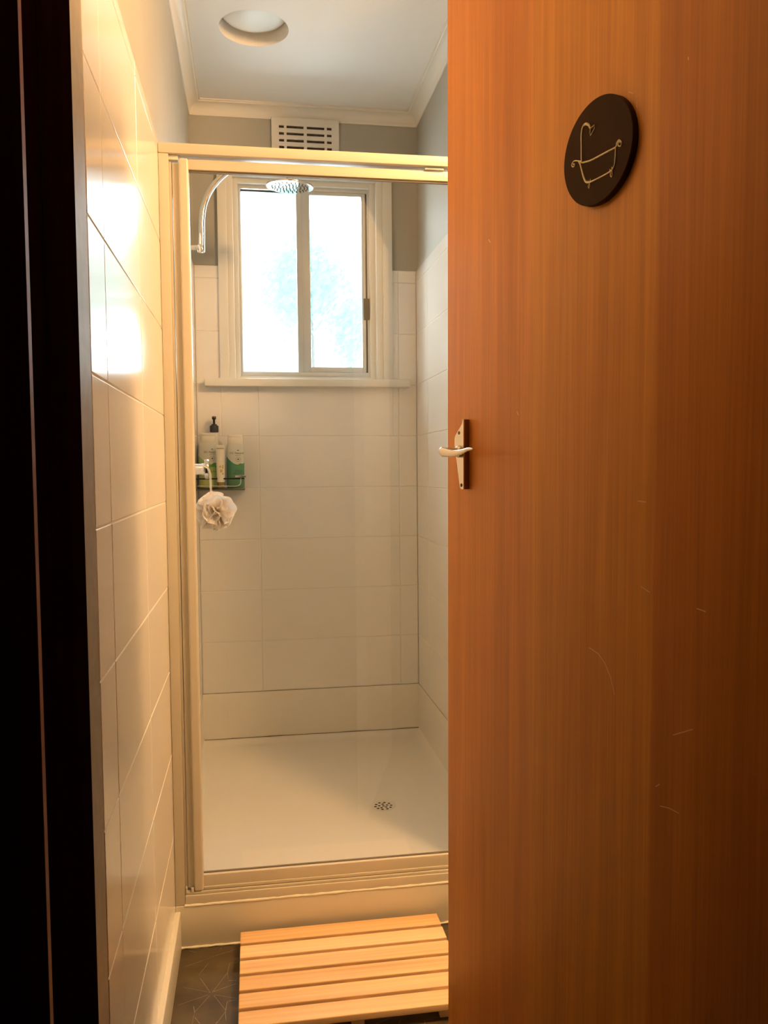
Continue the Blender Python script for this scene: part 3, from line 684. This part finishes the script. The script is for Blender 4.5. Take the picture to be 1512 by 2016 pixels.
# scratches on the veneer
M_scr = mat('pale_scratch', (1, .68, .30), .5)
def on_door(u, v, o=0.0):
    d = fw + RT*((u-756)/FPX) - UP*((v-1008)/FPX); p0 = E0+nn*o; q = Vector((0, 0, CAM_H))+d*((p0-Vector((0, 0, CAM_H))).dot(nn)/d.dot(nn))
    return ((q-p0).dot(dd)-LN*(q.z-CAM_H), q.z)
bm = bmesh.new()
SC = [[(1160, 1270), (1178, 1282), (1192, 1302), (1203, 1330), (1210, 1362)], [(1300, 1580), (1318, 1584), (1337, 1594)], [(1372, 1190), (1390, 1196)], [(1262, 1148), (1280, 1160)], [(1291, 1542), (1299, 1537)],
      [(1238, 175), (1248, 178)], [(1254, 182), (1255, 215), (1253, 240)], [(1256, 980), (1272, 982)], [(962, 470), (966, 476)], [(1325, 1440), (1364, 1428)], [(1018, 808), (1021, 815)], [(1355, 104), (1356, 110)]]
for L in SC:
    for (a, b_) in zip(L, L[1:]):
        s0_, z0_ = on_door(*a); s1_, z1__ = on_door(*b_); d = Vector((s1_-s0_, z1__-z0_)); q = Vector((-d.y, d.x)).normalized()*.0006
        bm.faces.new([bm.verts.new((x, -.0003, z)) for x, z in ((s0_+q.x, z0_+q.y), (s0_-q.x, z0_-q.y), (s1_-q.x, z1__-q.y), (s1_+q.x, z1__+q.y))])
link('scratches', bm, M_scr, dr, label='small pale scratches in the varnish')
# lever handle set
hs = bpy.data.objects.new('door_handle', None); C.objects.link(hs); hs.parent = dr
def outl(off):
    base_ = [(.0703, 1.2595), (.0676, 1.2601), (.0650, 1.2520), (.0440, 1.2342), (.0416, 1.2294), (.0416, 1.2183), (.0585, 1.1492), (.0605, 1.1462), (.0632, 1.1450), (.0703, 1.1448)]
    cx, cz_ = .060, 1.203; return [(x+(cx-x)*off, z+(cz_-z)*off*.4) for x, z in base_]
bm = bmesh.new(); prism(bm, outl(0), lambda a, b_, h: (a, -h, b_), 0, .0085)
link('back_plate', bm, M_brownside, hs, label='dark brown edge of the handle plate')
bm = bmesh.new(); prism(bm, outl(.0), lambda a, b_, h: (a, -h, b_), .0085, .0108); link('face_plate', bm, M_satin, hs, label='brushed chrome face plate')
for sx_, sz_ in ((.0561, 1.238), (.0637, 1.1515)):
    bm = bmesh.new(); lathe(bm, [(0, .0118), (.0024, .0116), (.0032, .0108)], 20); bmesh.ops.rotate(bm, verts=bm.verts, cent=(0, 0, 0), matrix=Matrix.Rotation(math.radians(90), 3, 'X')); bmesh.ops.translate(bm, verts=bm.verts, vec=(sx_, 0, sz_)); link('screw', bm, mat('dark_screw', (.08, .05, .03), .4, metal=.7), hs, smooth=True)
bm = bmesh.new(); lathe(bm, [(.010, .0106), (.010, .016), (.0085, .018), (.0065, .019), (.0065, .042)], 28); bmesh.ops.rotate(bm, verts=bm.verts, cent=(0, 0, 0), matrix=Matrix.Rotation(math.radians(90), 3, 'X')); bmesh.ops.translate(bm, verts=bm.verts, vec=(.062, 0, 1.207))
link('spindle', bm, M_satin, hs, smooth=True)
# lever: wide rounded paddle at the elbow, tapering to a slim tip
bm = bmesh.new(); NS, NG = 30, 20; rings = []
for i in range(NS+1):
    s = i/NS; x = .052+.108*s; o_ = .046-.004*math.sin(math.pi*s)+.001*s; z = 1.2080-.0048*math.sin(math.pi*min(1, s*1.25))+.0020*s
    hh = .0092*(1-.80*s**.75); th_ = .0040*(1-.45*s)
    e = 1 if s > .10 else math.sqrt(max(.0004, 1-((.10-s)/.10)**2)); hh *= e; th_ *= max(e, .5)
    if s > .96: hh *= math.sqrt(max(.02, 1-((s-.96)/.04)**2))
    rings.append([bm.verts.new((x, -(o_+th_*math.sin(2*math.pi*k/NG)), z+hh*math.cos(2*math.pi*k/NG))) for k in range(NG)])
for i in range(NS):
    for k in range(NG): bm.faces.new((rings[i][k], rings[i][(k+1) % NG], rings[i+1][(k+1) % NG], rings[i+1][k]))
bm.faces.new(rings[0]); bm.faces.new(rings[-1]); link('lever', bm, M_satin, hs, smooth=True)
for z in (.25, 1.78):
    bm = bmesh.new(); tube(bm, [(W_+.004, -.004, z-.045), (W_+.004, -.004, z+.045)], .005, 12); link('hinge', bm, M_satin, dr, smooth=True)

# ------------------------------------------------------------ round sign
sg = thing('bathroom_sign', 'round dark brown sign with a gold line-drawn bathtub fixed to the timber door', 'sign')
sg.location = dr.matrix_basis @ Vector((.3923, 0, 1.5827)); sg.rotation_euler = dr.rotation_euler
def dY(a, b_, h): return (a, -h, b_)
bm = bmesh.new(); RD = .0660
prof = [(0, .0002), (RD, .0002), (RD, .0082), (RD-.0008, .009), (0, .009)]
lathe(bm, [(r, -h) for r, h in prof], 96, ax='y'); link('disc', bm, M_sign, sg, smooth=True)
S = {'rim': [(.0427,-.001),(.0463,-.0047),(.0457,-.0088),(.0414,-.0078),(.0406,-.0041),(.0434,-.0032),(.0440,-.0050)],
 'scr': [(.0427,-.001),(.0405,-.0016),(.0384,-.0035),(.0363,-.0075),(.0209,-.0078),(.0043,-.0082),(-.0112,-.0082),(-.0263,-.0060)],
 'sL': [(-.0263,-.0061),(-.0310,-.0030),(-.0353,-.001),(-.0419,.0014),(-.0461,.0010),(-.0485,-.0020),(-.0468,-.0048),(-.0438,-.0050),(-.0430,-.0028),(-.0450,-.0018)],
 'body': [(-.0345,-.0015),(-.0310,-.0070),(-.0286,-.013),(-.0236,-.0258),(-.0187,-.0329),(-.0107,-.0350),(.0078,-.0350),(.0273,-.0335),(.0338,-.0293),(.0358,-.0213),(.0364,-.0080)],
 'pipe': [(-.0284,-.0060),(-.029,.0158),(-.0292,.0301),(-.0269,.0384),(-.0214,.0409),(-.015,.0375),(-.0117,.0318)],
 'spout': [(-.0117,.0318),(-.0094,.0325),(-.0032,.0337),(-.0039,.029),(-.0116,.0228),(-.0125,.0271),(-.0117,.0318)],
 'lL': [(-.0152,-.032),(-.0136,-.0365),(-.0148,-.0396),(-.0135,-.0421),(-.0118,-.0400),(-.012,-.037),(-.0108,-.0315)],
 'lR': [(.0258,-.0306),(.0273,-.035),(.0271,-.0385),(.0289,-.0409),(.0306,-.0395),(.0299,-.0339),(.0294,-.0290)]}
wd = {'pipe': .00085, 'scr': .0008, 'body': .00075, 'spout': .00045, 'rim': .00055, 'sL': .0006, 'lL': .00045, 'lR': .00045}
bm = bmesh.new()
for k, L in S.items():
    L = [p for i, p in enumerate(L) if i == 0 or p != L[i-1]]
    pts = smooth_path([(x, -.0093, z) for x, z in L], 6) if k != 'spout' else [(x, -.0093, z) for x, z in L]
    n_ = len(pts); rr = [1.4*wd[k]*(1+(.55*math.exp(-((i/n_-.72)/.15)**2) if k == 'pipe' else .35*math.exp(-((i/n_-.35)/.12)**2) if k == 'body' else 0)) for i in range(n_)]
    tube(bm, pts, rr, 8)
link('bathtub_drawing', bm, M_gold, sg, smooth=True, label='gold line drawing of a bathtub with gooseneck tap')
